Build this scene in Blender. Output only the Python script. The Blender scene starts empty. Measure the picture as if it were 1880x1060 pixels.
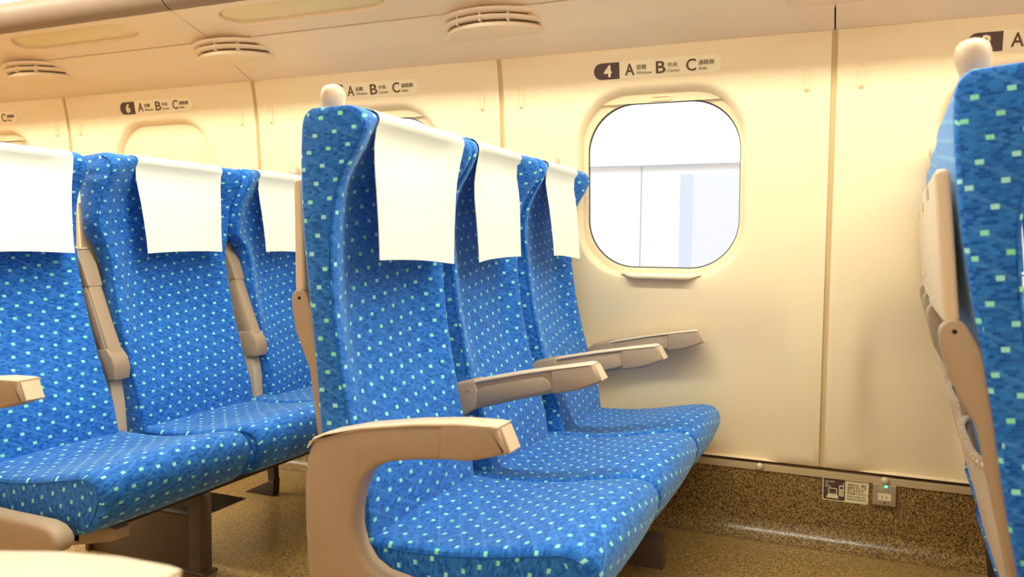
import bpy, bmesh, math, random
from mathutils import Vector, Matrix
random.seed(7)
SC = bpy.context.scene
COL = SC.collection
PI = math.pi
R = math.radians

# ------------------------------------------------------------------ helpers
def lerp(a, b, t): return a + (b - a) * t

def interp(tab, x):
    if x <= tab[0][0]: return tab[0][1]
    for (a, va), (b, vb) in zip(tab, tab[1:]):
        if x <= b: return lerp(va, vb, (x - a) / (b - a))
    return tab[-1][1]

def smooth(t):
    t = max(0., min(1., t)); return t * t * (3 - 2 * t)

class MB:
    """collects vertices, faces and metric UVs for ONE mesh object"""
    def __init__(s): s.v = []; s.f = []; s.uv = []
    def vert(s, p): s.v.append(tuple(p)); return len(s.v) - 1
    def face(s, idx, uv=None):
        s.f.append(tuple(idx)); s.uv.append(uv)
    def grid(s, rows, uvf=None, closed=False):
        """rows: equal-length lists of points; quads between neighbours"""
        ids = [[s.vert(p) for p in r] for r in rows]
        n = len(rows[0])
        for a in range(len(rows) - 1):
            for b in range(n if closed else n - 1):
                c = (b + 1) % n
                uv = None
                if uvf:
                    c2 = b + 1
                    uv = [uvf(a, b), uvf(a, c2), uvf(a + 1, c2), uvf(a + 1, b)]
                s.face([ids[a][b], ids[a][c], ids[a + 1][c], ids[a + 1][b]], uv)
        return ids
    def box(s, x0, x1, y0, y1, z0, z1):
        b = len(s.v)
        for z in (z0, z1):
            for p in ((x0, y0), (x1, y0), (x1, y1), (x0, y1)): s.vert((p[0], p[1], z))
        for q in ((0, 3, 2, 1), (4, 5, 6, 7), (0, 1, 5, 4), (1, 2, 6, 5), (2, 3, 7, 6), (3, 0, 4, 7)):
            s.face([b + i for i in q])
    def prism(s, outline, y0, y1, bev=0.0, seg=3):
        """outline in (x,z) extruded along y with rounded long edges"""
        n = len(outline)
        cx = sum(p[0] for p in outline) / n; cz = sum(p[1] for p in outline) / n
        area = sum(outline[i][0] * outline[(i + 1) % n][1] - outline[(i + 1) % n][0] * outline[i][1] for i in range(n))
        sg = 1 if area > 0 else -1
        nor = []
        for i in range(n):
            a = outline[i - 1]; b = outline[(i + 1) % n]
            d = (b[0] - a[0], b[1] - a[1]); L = math.hypot(*d) or 1
            nor.append((d[1] / L * sg, -d[0] / L * sg))
        st = []
        if bev > 0:
            for k in range(seg + 1):
                a = PI / 2 * k / seg
                st.append((y0 + bev * (1 - math.sin(a)), bev * (1 - math.cos(a))))
            st = st[::-1]
            # from the sharp end outward: y0 first
            st = [(y0 + bev * (1 - math.cos(PI / 2 * k / seg)), bev * (1 - math.sin(PI / 2 * k / seg))) for k in range(seg + 1)]
            st += [(y1 - (a - y0), b) for a, b in st[::-1]]
        else:
            st = [(y0, 0), (y1, 0)]
        rows = []
        for y, ins in st:
            rows.append([(p[0] - nn[0] * ins, y, p[1] - nn[1] * ins) for p, nn in zip(outline, nor)])
        ids = s.grid(rows, closed=True)
        s.face(ids[0][::-1]); s.face(ids[-1])
    def tube(s, pts, r, n=8, caps=True):
        rows = []
        for i, p in enumerate(pts):
            a = Vector(pts[max(i - 1, 0)]); b = Vector(pts[min(i + 1, len(pts) - 1)])
            d = (b - a).normalized()
            u = d.cross(Vector((0, 0, 1)))
            if u.length < 1e-3: u = d.cross(Vector((0, 1, 0)))
            u.normalize(); w = d.cross(u)
            rr = r[i] if isinstance(r, (list, tuple)) else r
            rows.append([Vector(p) + u * math.cos(2 * PI * k / n) * rr + w * math.sin(2 * PI * k / n) * rr for k in range(n)])
        ids = s.grid(rows, closed=True)
        if caps: s.face(ids[0][::-1]); s.face(ids[-1])
    def lathe(s, prof, c, n=24, axis='z'):
        rows = []
        for r, h in prof:
            row = []
            for k in range(n):
                a = 2 * PI * k / n
                if axis == 'z': row.append((c[0] + r * math.cos(a), c[1] + r * math.sin(a), c[2] + h))
                else: row.append((c[0] + r * math.cos(a), c[1] + h, c[2] + r * math.sin(a)))
            rows.append(row)
        ids = s.grid(rows, closed=True)
        s.face(ids[0][::-1]); s.face(ids[-1])
    def build(s, name, mat, parent=None, xf=None, flat=False, autosharp=40, solid=0, subs=0):
        me = bpy.data.meshes.new(name)
        vs = [xf(p) for p in s.v] if xf else s.v
        me.from_pydata([tuple(p) for p in vs], [], s.f)
        if any(u for u in s.uv):
            lay = me.uv_layers.new(name='UVMap')
            li = 0
            for f, u in zip(s.f, s.uv):
                for k in range(len(f)):
                    lay.data[li].uv = u[k] if u else (0, 0); li += 1
        bm = bmesh.new(); bm.from_mesh(me)
        bmesh.ops.remove_doubles(bm, verts=bm.verts, dist=1e-6)
        bmesh.ops.recalc_face_normals(bm, faces=bm.faces)
        for f in bm.faces: f.smooth = not flat
        if not flat:
            for e in bm.edges:
                if len(e.link_faces) == 2 and e.calc_face_angle(0) > math.radians(autosharp): e.smooth = False
        bm.to_mesh(me); bm.free()
        me.materials.append(mat)
        o = bpy.data.objects.new(name, me); COL.objects.link(o)
        if parent: o.parent = parent
        return o

def tag(o, label=None, cat=None, group=None, kind=None):
    if label: o['label'] = label
    if cat: o['category'] = cat
    if group: o['group'] = group
    if kind: o['kind'] = kind
    return o

def empty(name, loc, label, cat, group=None):
    o = bpy.data.objects.new(name, None); COL.objects.link(o)
    o.location = loc; o.empty_display_size = .05
    return tag(o, label, cat, group)

def struct(o): o['kind'] = 'structure'; return o

def rrect(cx, cz, hx, hz, r, n=12, mid=0):
    """rounded rectangle, counter-clockwise from the right side"""
    pts = []
    for (sx, sz, a0) in ((1, 1, 0), (-1, 1, 90), (-1, -1, 180), (1, -1, 270)):
        for k in range(n + 1):
            a = math.radians(a0 + 90 * k / n)
            pts.append((cx + sx * (hx - r) + r * math.cos(a), cz + sz * (hz - r) + r * math.sin(a)))
    if mid:
        res = []
        q = n + 1
        for i, p in enumerate(pts):
            res.append(p)
            if (i + 1) % q == 0:
                b = pts[(i + 1) % len(pts)]
                res += [(lerp(p[0], b[0], k / (mid + 1)), lerp(p[1], b[1], k / (mid + 1))) for k in range(1, mid + 1)]
        return res
    return pts

# ------------------------------------------------------------------ materials
def new_mat(name):
    m = bpy.data.materials.new(name); m.use_nodes = True
    nt = m.node_tree; b = nt.nodes['Principled BSDF']
    return m, nt, b

def plain(name, col, rough=.5, spec=.5, metal=0, bump=0, bscale=300, coat=0, var=.0):
    m, nt, b = new_mat(name)
    b.inputs['Base Color'].default_value = (*col, 1)
    b.inputs['Roughness'].default_value = rough
    b.inputs['Specular IOR Level'].default_value = spec
    b.inputs['Metallic'].default_value = metal
    b.inputs['Coat Weight'].default_value = coat
    if bump or var:
        tc = nt.nodes.new('ShaderNodeTexCoord')
        nz = nt.nodes.new('ShaderNodeTexNoise'); nz.inputs['Scale'].default_value = bscale
        nz.inputs['Detail'].default_value = 2
        nt.links.new(tc.outputs['Object'], nz.inputs['Vector'])
        if bump:
            bp = nt.nodes.new('ShaderNodeBump'); bp.inputs['Strength'].default_value = bump
            bp.inputs['Distance'].default_value = .002
            nt.links.new(nz.outputs['Fac'], bp.inputs['Height'])
            nt.links.new(bp.outputs['Normal'], b.inputs['Normal'])
        if var:
            mx = nt.nodes.new('ShaderNodeMix'); mx.data_type = 'RGBA'
            mx.inputs['A'].default_value = (*[c * (1 - var) for c in col], 1)
            mx.inputs['B'].default_value = (*[min(1, c * (1 + var)) for c in col], 1)
            nt.links.new(nz.outputs['Fac'], mx.inputs['Factor'])
            nt.links.new(mx.outputs['Result'], b.inputs['Base Color'])
    return m

def fabric_mat():
    m, nt, b = new_mat('moquette_fabric')
    N = nt.nodes.new; L = nt.links.new
    uv = N('ShaderNodeUVMap'); uv.uv_map = 'UVMap'
    sep = N('ShaderNodeSeparateXYZ'); L(uv.outputs['UV'], sep.inputs[0])
    def mth(op, a, b_=None, c=None):
        n = N('ShaderNodeMath'); n.operation = op
        for i, v in enumerate((a, b_, c)):
            if v is None: continue
            if isinstance(v, (int, float)): n.inputs[i].default_value = v
            else: L(v, n.inputs[i])
        return n.outputs[0]
    u, v = sep.outputs[0], sep.outputs[1]
    # staggered lattice of little squares
    ax, ay, bx, by = .0415, .006, .0135, .0330
    det = ax * by - bx * ay
    s = mth('MULTIPLY_ADD', u, by / det, mth('MULTIPLY', v, -bx / det))
    t = mth('MULTIPLY_ADD', u, -ay / det, mth('MULTIPLY', v, ax / det))
    fs = mth('SUBTRACT', mth('FRACT', s), .5); ft = mth('SUBTRACT', mth('FRACT', t), .5)
    dx = mth('ABSOLUTE', mth('MULTIPLY_ADD', fs, ax, mth('MULTIPLY', ft, bx)))
    dy = mth('ABSOLUTE', mth('MULTIPLY_ADD', fs, ay, mth('MULTIPLY', ft, by)))
    dot = mth('MULTIPLY', mth('LESS_THAN', dx, .0050), mth('LESS_THAN', dy, .0035))
    cid = N('ShaderNodeCombineXYZ'); L(mth('FLOOR', s), cid.inputs[0]); L(mth('FLOOR', t), cid.inputs[1])
    wn = N('ShaderNodeTexWhiteNoise'); wn.noise_dimensions = '2D'; L(cid.outputs[0], wn.inputs['Vector'])
    # woven bricks
    br = N('ShaderNodeTexBrick'); br.offset = .5
    br.inputs['Scale'].default_value = 1
    br.inputs['Brick Width'].default_value = .0095; br.inputs['Row Height'].default_value = .0050
    br.inputs['Mortar Size'].default_value = .0006; br.inputs['Mortar Smooth'].default_value = .6
    br.inputs['Bias'].default_value = 0
    br.inputs['Color1'].default_value = FAB_A; br.inputs['Color2'].default_value = FAB_B
    br.inputs['Mortar'].default_value = FAB_C
    L(uv.outputs['UV'], br.inputs['Vector'])
    # pale diagonal threads
    dg = mth('MULTIPLY_ADD', u, 1.0, mth('MULTIPLY', v, 1.9))
    wv = mth('SINE', mth('MULTIPLY', dg, 2 * PI / .085))
    nz = N('ShaderNodeTexNoise'); nz.inputs['Scale'].default_value = 160; nz.inputs['Detail'].default_value = 3
    L(uv.outputs['UV'], nz.inputs['Vector'])
    streak = mth('MULTIPLY', mth('MULTIPLY', mth('GREATER_THAN', wv, .93), nz.outputs['Fac']), .6)
    m1 = N('ShaderNodeMix'); m1.data_type = 'RGBA'; L(streak, m1.inputs['Factor'])
    L(br.outputs['Color'], m1.inputs['A']); m1.inputs['B'].default_value = FAB_D
    dc = N('ShaderNodeMix'); dc.data_type = 'RGBA'; L(wn.outputs['Value'], dc.inputs['Factor'])
    dc.inputs['A'].default_value = (.24, .78, .50, 1); dc.inputs['B'].default_value = (.36, .78, .84, 1)
    m2 = N('ShaderNodeMix'); m2.data_type = 'RGBA'; L(dot, m2.inputs['Factor'])
    L(m1.outputs['Result'], m2.inputs['A']); L(dc.outputs['Result'], m2.inputs['B'])
    L(m2.outputs['Result'], b.inputs['Base Color'])
    b.inputs['Roughness'].default_value = .75; b.inputs['Specular IOR Level'].default_value = .25
    b.inputs['Sheen Weight'].default_value = .55; b.inputs['Sheen Roughness'].default_value = .4
    b.inputs['Sheen Tint'].default_value = (.5, .75, 1, 1)
    bp = N('ShaderNodeBump'); bp.inputs['Strength'].default_value = .35; bp.inputs['Distance'].default_value = .0015
    hh = mth('ADD', mth('MULTIPLY', nz.outputs['Fac'], .5), mth('MULTIPLY', br.outputs['Fac'], -.8))
    L(hh, bp.inputs['Height']); L(bp.outputs['Normal'], b.inputs['Normal'])
    return m

def speckle_mat(name, dark, light, scale, rough, spec=.5, lo=.44, hi=.58):
    m, nt, b = new_mat(name)
    N = nt.nodes.new; L = nt.links.new
    tc = N('ShaderNodeTexCoord')
    nz = N('ShaderNodeTexNoise'); nz.inputs['Scale'].default_value = scale
    nz.inputs['Detail'].default_value = 2.0; nz.inputs['Distortion'].default_value = 1.6
    L(tc.outputs['Object'], nz.inputs['Vector'])
    r = N('ShaderNodeValToRGB')
    r.color_ramp.elements[0].position = lo; r.color_ramp.elements[0].color = (*dark, 1)
    r.color_ramp.elements[1].position = hi; r.color_ramp.elements[1].color = (*light, 1)
    L(nz.outputs['Fac'], r.inputs['Fac']); L(r.outputs['Color'], b.inputs['Base Color'])
    b.inputs['Roughness'].default_value = rough; b.inputs['Specular IOR Level'].default_value = spec
    bp = N('ShaderNodeBump'); bp.inputs['Strength'].default_value = .1; bp.inputs['Distance'].default_value = .001
    L(nz.outputs['Fac'], bp.inputs['Height']); L(bp.outputs['Normal'], b.inputs['Normal'])
    return m

def emit(name, col, s):
    m = bpy.data.materials.new(name); m.use_nodes = True
    nt = m.node_tree; nt.nodes.remove(nt.nodes['Principled BSDF'])
    e = nt.nodes.new('ShaderNodeEmission'); e.inputs[0].default_value = (*col, 1); e.inputs[1].default_value = s
    nt.links.new(e.outputs[0], nt.nodes['Material Output'].inputs[0])
    return m

def glass_mat():
    m = bpy.data.materials.new('window_glass'); m.use_nodes = True
    nt = m.node_tree; nt.nodes.remove(nt.nodes['Principled BSDF'])
    t = nt.nodes.new('ShaderNodeBsdfTransparent'); t.inputs[0].default_value = (.95, .98, 1, 1)
    g = nt.nodes.new('ShaderNodeBsdfGlossy'); g.inputs['Roughness'].default_value = .03
    mx = nt.nodes.new('ShaderNodeMixShader')
    fr = nt.nodes.new('ShaderNodeFresnel'); fr.inputs['IOR'].default_value = 1.3
    nt.links.new(fr.outputs[0], mx.inputs[0])
    nt.links.new(t.outputs[0], mx.inputs[1]); nt.links.new(g.outputs[0], mx.inputs[2])
    nt.links.new(mx.outputs[0], nt.nodes['Material Output'].inputs[0])
    return m

FAB_A = (.002, .070, .37, 1); FAB_B = (.026, .205, .68, 1); FAB_C = (.012, .145, .55, 1); FAB_D = (.085, .29, .72, 1)
LIGHT_COL = (.965, 1, .86)
M = {}
M['fabric'] = fabric_mat()
M['cloth'] = plain('white_cloth', (.86, .88, .80), .8, .2, bump=.15, bscale=700)
M['wall'] = plain('cream_wall_panel', (.85, .655, .415), .42, .4, bump=.12, bscale=260)
M['wallrim'] = plain('cream_window_rim', (.85, .66, .42), .4, .4)
M['trim'] = plain('tan_trim', (.62, .44, .22), .45, .4)
M['skirt'] = plain('tan_skirting', (.54, .39, .22), .45, .3)
M['trim_dk'] = plain('brown_recess_shade', (.16, .09, .045), .6, .3)  # dark brown for the groove's shade, also used in the vent ducts
M['rack'] = plain('tan_rack_panel', (.86, .67, .48), .5, .4)
M['rack_nose'] = plain('shaded_rack_nose', (.27, .18, .125), .5, .4)  # shade on the nose put into a darker base colour
M['ceil'] = plain('white_ceiling', (.86, .85, .74), .6, .3)
M['plastic'] = plain('beige_plastic', (.60, .45, .31), .42, .45, bump=.06, bscale=500)
M['plastic_pad'] = plain('pale_beige_plastic', (.66, .51, .36), .38, .45, bump=.06, bscale=500)
M['plastic_dk'] = plain('taupe_plastic', (.38, .268, .178), .45, .4, bump=.06, bscale=500)
M['metal_dk'] = plain('dark_brown_metal', (.045, .028, .018), .45, .5)
M['metal_br'] = plain('brown_metal', (.11, .07, .045), .45, .5)
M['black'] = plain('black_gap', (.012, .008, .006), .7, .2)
M['mesh'] = plain('grey_mesh', (.14, .12, .11), .5, .5, metal=.5)
M['floor'] = speckle_mat('speckled_floor', (.11, .058, .018), (.54, .335, .11), 200, .30)
M['kick'] = speckle_mat('speckled_kick_panel', (.055, .027, .009), (.42, .255, .085), 200, .26)
M['shade'] = plain('beige_window_shade', (.78, .64, .40), .6, .3)
M['gasket'] = plain('dark_gasket', (.06, .05, .045), .6, .3)
M['glass'] = glass_mat()
M['sign'] = plain('sign_white', (.90, .74, .50), .4, .4)
M['sign_dk'] = plain('sign_brown', (.085, .042, .035), .4, .4)
M['sign_txt'] = plain('sign_text_brown', (.12, .06, .025), .5, .3)
M['sign_txt2'] = plain('sign_small_text', (.27, .17, .085), .5, .3)
M['sticker'] = plain('sticker_cream', (.82, .70, .42), .4, .4)
M['led'] = emit('green_led', (.08, 1, .35), 2.0)
M['lens'] = plain('reading_light_lens', (.78, .62, .34), .35, .5)
M['lamp'] = emit('ceiling_lamp', LIGHT_COL, 22.0)
M['lamp_dim'] = emit('ceiling_lamp_dim', LIGHT_COL, 2.6)
M['platform'] = plain('platform_white_panel', (.86, .88, .92), .5, .4)
M['platform_b'] = plain('platform_blue_reflection', (.60, .69, .88), .4, .5)  # bluish reflection painted as a flat tint
M['platform_c'] = plain('platform_pale_reflection', (.72, .77, .90), .4, .5)
M['ground'] = plain('platform_ground', (.45, .45, .47), .8, .2)

# ------------------------------------------------------------------ camera
F_PX = 1447.3
cam = bpy.data.cameras.new('camera'); co = bpy.data.objects.new('camera', cam); COL.objects.link(co)
yaw, pit, rol = .400, .055, .012
Fv = Vector((-math.sin(yaw) * math.cos(pit), math.cos(yaw) * math.cos(pit), -math.sin(pit)))
Rv = Vector((math.cos(yaw), math.sin(yaw), 0)); Uv = Rv.cross(Fv)
R2 = math.cos(rol) * Rv + math.sin(rol) * Uv; U2 = -math.sin(rol) * Rv + math.cos(rol) * Uv
co.matrix_world = Matrix(((R2.x, U2.x, -Fv.x, .149), (R2.y, U2.y, -Fv.y, -2.522), (R2.z, U2.z, -Fv.z, .891), (0, 0, 0, 1)))
cam.sensor_width = 36; cam.lens = 36 * F_PX / 1880
cam.dof.use_dof = True; cam.dof.focus_distance = 2.0; cam.dof.aperture_fstop = 4.0
cam.clip_start = .02
SC.camera = co

# ------------------------------------------------------------------ setting
X_LO, X_HI = -6.14, 3.22
BAYS = [-5.10, -4.06, -3.02, -1.98, -.94, .10, 1.14]
PITCH = 1.04
YW = [(-.2, 0), (.229, 0), (.70, -.016), (1.0, -.032), (1.2, -.045), (1.35, -.056), (1.41, -.064), (1.45, -.071), (1.512, -.084), (1.56, -.095)]
def yw(z): return interp(YW, z)
def relief(x, z):
    # the panels stand forward as pillars at the joints and give foot room between them
    d = abs((x - .10 + .52) % 1.04 - .52)
    return .024 * smooth((d - (.085 + .03 * smooth((.40 - z) / .17))) / .05) * smooth((.80 - z) / .30)

# floor with the cove up to the wall
m = MB(); m.box(X_LO, X_HI, -3.06, -.055, -.05, 0)
struct(m.build('floor', M['floor']))
m = MB()
prof = [(-.062, 0.0), (-.055, .0005)]
for k in range(1, 9):
    a = PI / 2 * k / 8; prof.append((-.055 + .055 * math.sin(a), .055 * (1 - math.cos(a))))
prof += [(0, .10), (0, .16), (0, .212), (.02, .212), (.02, -.02), (-.062, -.02)]
rows = [[(x, p[0], p[1]) for p in prof] for x in (X_LO, X_HI)]
m.grid(rows)
struct(m.build('baseboard_left', M['kick']))

# wall panels with deep rounded window openings
WCX = .535          # window centre from the bay's left seam
Z0, Z1 = .233, 1.512
def outline(kind, x0):
    if kind == 1: return rrect(x0 + WCX, 1.095, .272, .305, .165, 18, 7)
    if kind == 2: return rrect(x0 + WCX - .001, 1.0895, .256, .285, .158, 18, 7)
    if kind == 3: return rrect(x0 + WCX + .002, 1.0865, .2445, .2645, .155, 18, 7)
def rays(x0, gap):
    """outline 1 pushed out to the bay's rectangle"""
    c = (x0 + WCX, 1.095); xa, xb = x0 + gap, x0 + PITCH - gap
    res = []
    pts = outline(1, x0); n = len(pts)
    for p in pts:
        dx, dz = p[0] - c[0], p[1] - c[1]
        # equal-area style mapping so that corners are reached
        t = 1e9
        if dx > 1e-9: t = min(t, (xb - c[0]) / dx)
        if dx < -1e-9: t = min(t, (xa - c[0]) / dx)
        if dz > 1e-9: t = min(t, (Z1 - c[1]) / dz)
        if dz < -1e-9: t = min(t, (Z0 - c[1]) / dz)
        res.append([c[0] + dx * t, c[1] + dz * t])
    for cx_, cz_ in ((xa, Z0), (xb, Z0), (xa, Z1), (xb, Z1)):
        k = min(range(n), key=lambda i: (res[i][0] - cx_) ** 2 + (res[i][1] - cz_) ** 2)
        res[k] = [cx_, cz_]
    return res
wall = MB()
for x0 in BAYS:
    o1 = outline(1, x0); o2 = outline(2, x0); rc = rays(x0, .0075)
    rows = []
    # folded-back panel edge at the seam
    rows.append([(p[0], yw(p[1]) + .016, p[1]) for p in rc])
    cc = (x0 + WCX, .87)
    rows.append([(p[0], yw(p[1]) + .003, p[1]) for p in rc])
    for t in (0., .05, .1, .17, .24, .31, .38, .46, .54, .62, .70, .78, .86, .93, 1.0):
        ins = .003 if t == 0 else 0
        row = []
        for a, b in zip(rc, o1):
            x = lerp(a[0], b[0], t); z = lerp(a[1], b[1], t)
            if ins:
                x += ins * (1 if x < cc[0] else -1) * (abs(x - cc[0]) > .5); z += ins * (1 if z < cc[1] else -1) * (z < Z0 + .002 or z > Z1 - .002)
            row.append((x, yw(z) + relief(x, z), z))
        rows.append(row)
    # rounded lip into the recess
    for t, d in ((.25, .0015), (.5, .006), (.75, .014), (.92, .022), (1.0, .028)):
        row = []
        for a, b in zip(o1, o2):
            x = lerp(a[0], b[0], t); z = lerp(a[1], b[1], t); row.append((x, yw(z) + d, z))
        rows.append(row)
    rows.append([(p[0], yw(p[1]) + .052, p[1]) for p in o2])
    wall.grid(rows, closed=True)
# plain wall at both ends
for xa, xb in ((X_LO, BAYS[0]), (BAYS[-1] + PITCH, X_HI)):
    zs = [Z0 + (Z1 - Z0) * k / 16 for k in range(17)]
    wall.grid([[(x, yw(z), z) for z in zs] for x in (xa + .009, xb - .009)])
struct(wall.build('wall_left', M['wall'], autosharp=50))
# sunk joint strips between the panels
m = MB()
for x0 in BAYS + [BAYS[-1] + PITCH]:
    zs = [Z0 + (Z1 - Z0) * k / 16 for k in range(17)]
    m.grid([[(x0 - .012, yw(z) + .008, z) for z in zs], [(x0 + .012, yw(z) + .008, z) for z in zs]])
struct(m.build('trim_1', M['trim']))
# skirting strip under the wall panels
m = MB()
m.box(X_LO, X_HI, -.004, .02, .204, .222)
struct(m.build('trim_2', M['skirt'], flat=True))
m = MB(); m.box(X_LO, X_HI, .026, .03, .21, .26)
struct(m.build('groove_shade', M['trim_dk'], flat=True))  # dark strip in the groove, its shadow put in as colour

ROWNAME = {-4.06: '7', -3.02: '6', -1.98: '5', -.94: '4', .10: '3', 1.14: '2', -5.10: '8'}
for i, x0 in enumerate(BAYS):
    num = ROWNAME[x0]
    o2 = outline(2, x0); o3 = outline(3, x0)
    fr = MB()
    rows = []
    big = [(lerp(x0 + WCX, p[0], 1.03), lerp(1.09, p[1], 1.03)) for p in o2]
    rows.append([(p[0], yw(p[1]) + .036, p[1]) for p in big])
    for t in (0., .5, .85, 1.0):
        rows.append([(lerp(a[0], b[0], t), yw(lerp(a[1], b[1], t)) + .036 + .004 * t * t, lerp(a[1], b[1], t)) for a, b in zip(o2, o3)])
    rows.append([(p[0], yw(p[1]) + .048, p[1]) for p in o3])
    w = fr.grid(rows, closed=True)
    win = struct(fr.build('window_%d' % (i + 1), M['wallrim']))
    g = MB()
    o3b = [(lerp(x0 + WCX, p[0], .985), lerp(1.0865, p[1], .985)) for p in o3]
    g.grid([[(p[0], yw(p[1]) + .0475, p[1]) for p in o3], [(p[0], yw(p[1]) + .052, p[1]) for p in o3b]], closed=True)
    g.build('gasket', M['gasket'], win)
    g = MB()
    ids = [g.vert((p[0], yw(p[1]) + .051, p[1])) for p in o3]; c = g.vert((x0 + WCX, yw(1.0865) + .051, 1.0865))
    for k in range(len(ids)): g.face((ids[k], ids[(k + 1) % len(ids)], c))
    g.build('pane', M['glass'], win)
    # roller shade in its slot
    down = num == '6'
    zs = .80 if down else 1.347
    sh = MB()
    big = [(lerp(x0 + WCX, p[0], 1.015), lerp(1.09, p[1], 1.015)) for p in o2]
    hw = {}
    lo = zs; hi = 1.385
    nz = 24
    A = []; B = []
    for k in range(nz + 1):
        z = lerp(lo, hi, k / nz)
        xs = []
        for a, b in zip(big, big[1:] + big[:1]):
            if (a[1] - z) * (b[1] - z) <= 0 and abs(a[1] - b[1]) > 1e-9:
                t = (z - a[1]) / (b[1] - a[1]); xs.append(lerp(a[0], b[0], t))
        if len(xs) < 2:
            if A: A.append((A[-1][0], 0, z)); B.append((B[-1][0], 0, z))
            continue
        A.append((min(xs), yw(z) + .027, z)); B.append((max(xs), yw(z) + .027, z))
    A = [(a[0], yw(a[2]) + .027, a[2]) for a in A]; B = [(b[0], yw(b[2]) + .027, b[2]) for b in B]
    C_ = [(a[0], a[1] + .006, a[2]) for a in A]; D_ = [(b[0], b[1] + .006, b[2]) for b in B]
    sh.grid([A, B]); sh.grid([C_, D_]); sh.face([len(sh.v) + q for q in range(4)])
    for p in (A[0], B[0], D_[0], C_[0]): sh.vert(p)
    so = sh.build('window_shade', M['shade'], win)
    if down: so['label'] = 'cream shade pulled fully down'
    xo = None
    hz = (zs + .012) if not down else zs + .05
    hb = MB()
    oc = rrect(x0 + WCX + .001, hz, .034, .008, .0079, 6); ic = rrect(x0 + WCX + .001, hz, .029, .0042, .0041, 6)
    yy = yw(hz) + .027
    hb.grid([[(p[0], yy + .002, p[1]) for p in oc], [(p[0], yy - .003, p[1]) for p in oc], [(p[0], yy - .003, p[1]) for p in ic], [(p[0], yy + .002, p[1]) for p in ic]], closed=True)
    hb.build('handle', M['wallrim'], so, xo)
    hb = MB(); hb.prism([(p[0], p[1]) for p in rrect(x0 + WCX + .001, hz + .002, .026, .0014, .0013, 4)], yy - .0006, yy + .001)
    hb.build('handle_slot', M['trim'], so, xo)
    # folding ledge under the window
    lx, lz = x0 + WCX + .010, .793
    lb = MB()
    yl = yw(lz)
    secs = []
    for k in range(25):
        t = k / 24; x = lx + lerp(-.128, .128, t)
        e = smooth(min(t, 1 - t) / .16)
        d = lerp(.001, .026, e); h = lerp(.003, .012, e)
        top = lz + .012 - .004 * e
        secs.append([(x, yl + .012, top + .006), (x, yl - d * .6, top + .002), (x, yl - d, top - .003), (x, yl - d, top - h * .6), (x, yl - d * .85, top - h), (x, yl + .012, top - h - .001)])
    ids = lb.grid(secs, closed=True); lb.face(ids[0][::-1]); lb.face(ids[-1])
    tag(lb.build('window_ledge', M['wallrim']), 'small cream ledge lip under the window with the number %s sign' % num, 'ledge', 'window ledges')

# coat hooks either side of every seam
for x0 in BAYS[1:6]:
    for sgn in (-1, 1):
        hx = x0 + sgn * .072; hz = 1.38
        y = yw(hz)
        m = MB()
        oc = rrect(0, 0, .0085, .034, .0084, 6); ic = rrect(0, 0, .006, .0315, .0059, 6)
        f = lambda p, d: (p[0], d + (yw(hz + p[1]) - y), p[1])
        m.grid([[f(p, .003) for p in oc], [f(p, -.0035) for p in oc], [f(p, -.0035) for p in ic], [f(p, -.0012) for p in ic]], closed=True)
        ids = [m.vert(f(p, -.0012)) for p in ic]; m.face(ids)
        side = 'left' if sgn < 0 else 'right'
        h = empty('coat_hook', (hx, y, hz), 'small oblong coat hook just %s of the wall seam %s' % (side, {
            -4.06: 'beside the leftmost window', -3.02: 'between signs 7 and 6', -1.98: 'between signs 6 and 5', -.94: 'between signs 5 and 4', .10: 'between signs 4 and 3'}[x0]), 'coat hook', 'coat hooks')
        m.build('hook_plate', M['wallrim'], h)
        m = MB(); m.lathe([(.0005, -.005), (.0035, -.0045), (.0042, -.002), (.0042, 0)], (0, yw(hz - .027) - y - .002, -.027), 10, axis='y')
        m.build('hook_button', M['trim'], h)

# row signs
def text_mesh(body, size, bold=0.0, sx=1.0):
    c = bpy.data.curves.new('t', 'FONT'); c.body = body; c.size = size; c.offset = bold
    c.resolution_u = 3; c.extrude = 0.0004
    o = bpy.data.objects.new('t', c)
    me = bpy.data.meshes.new_from_object(o)
    bpy.data.objects.remove(o); bpy.data.curves.remove(c)
    for v in me.vertices: v.co.x *= sx
    return me
TXT = {}
def put_text(name, body, size, x, z, mat, parent, height=None, bold=0, sx=1.0, center=False, d=-.0012, width=None):
    key = (body, size, bold, sx, height, center, width)
    if key not in TXT:
        me = text_mesh(body, size, bold, sx)
        xs = [v.co.x for v in me.vertices]; ys = [v.co.y for v in me.vertices]
        h = max(ys) - min(ys); x0 = min(xs); y0 = min(ys); ww = max(xs) - x0
        k = (height / h) if height else 1
        kx = (width / ww) if width else k
        off = ww * kx / 2 if center else 0
        for v in me.vertices:
            v.co = ((v.co.x - x0) * kx - off, -v.co.z, (v.co.y - y0) * k)
        TXT[key] = me
    me = TXT[key]
    if len(me.materials) == 0: me.materials.append(mat)
    o = bpy.data.objects.new(name, me); COL.objects.link(o); o.parent = parent
    o.location = (x, d, z)
    return o
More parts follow.
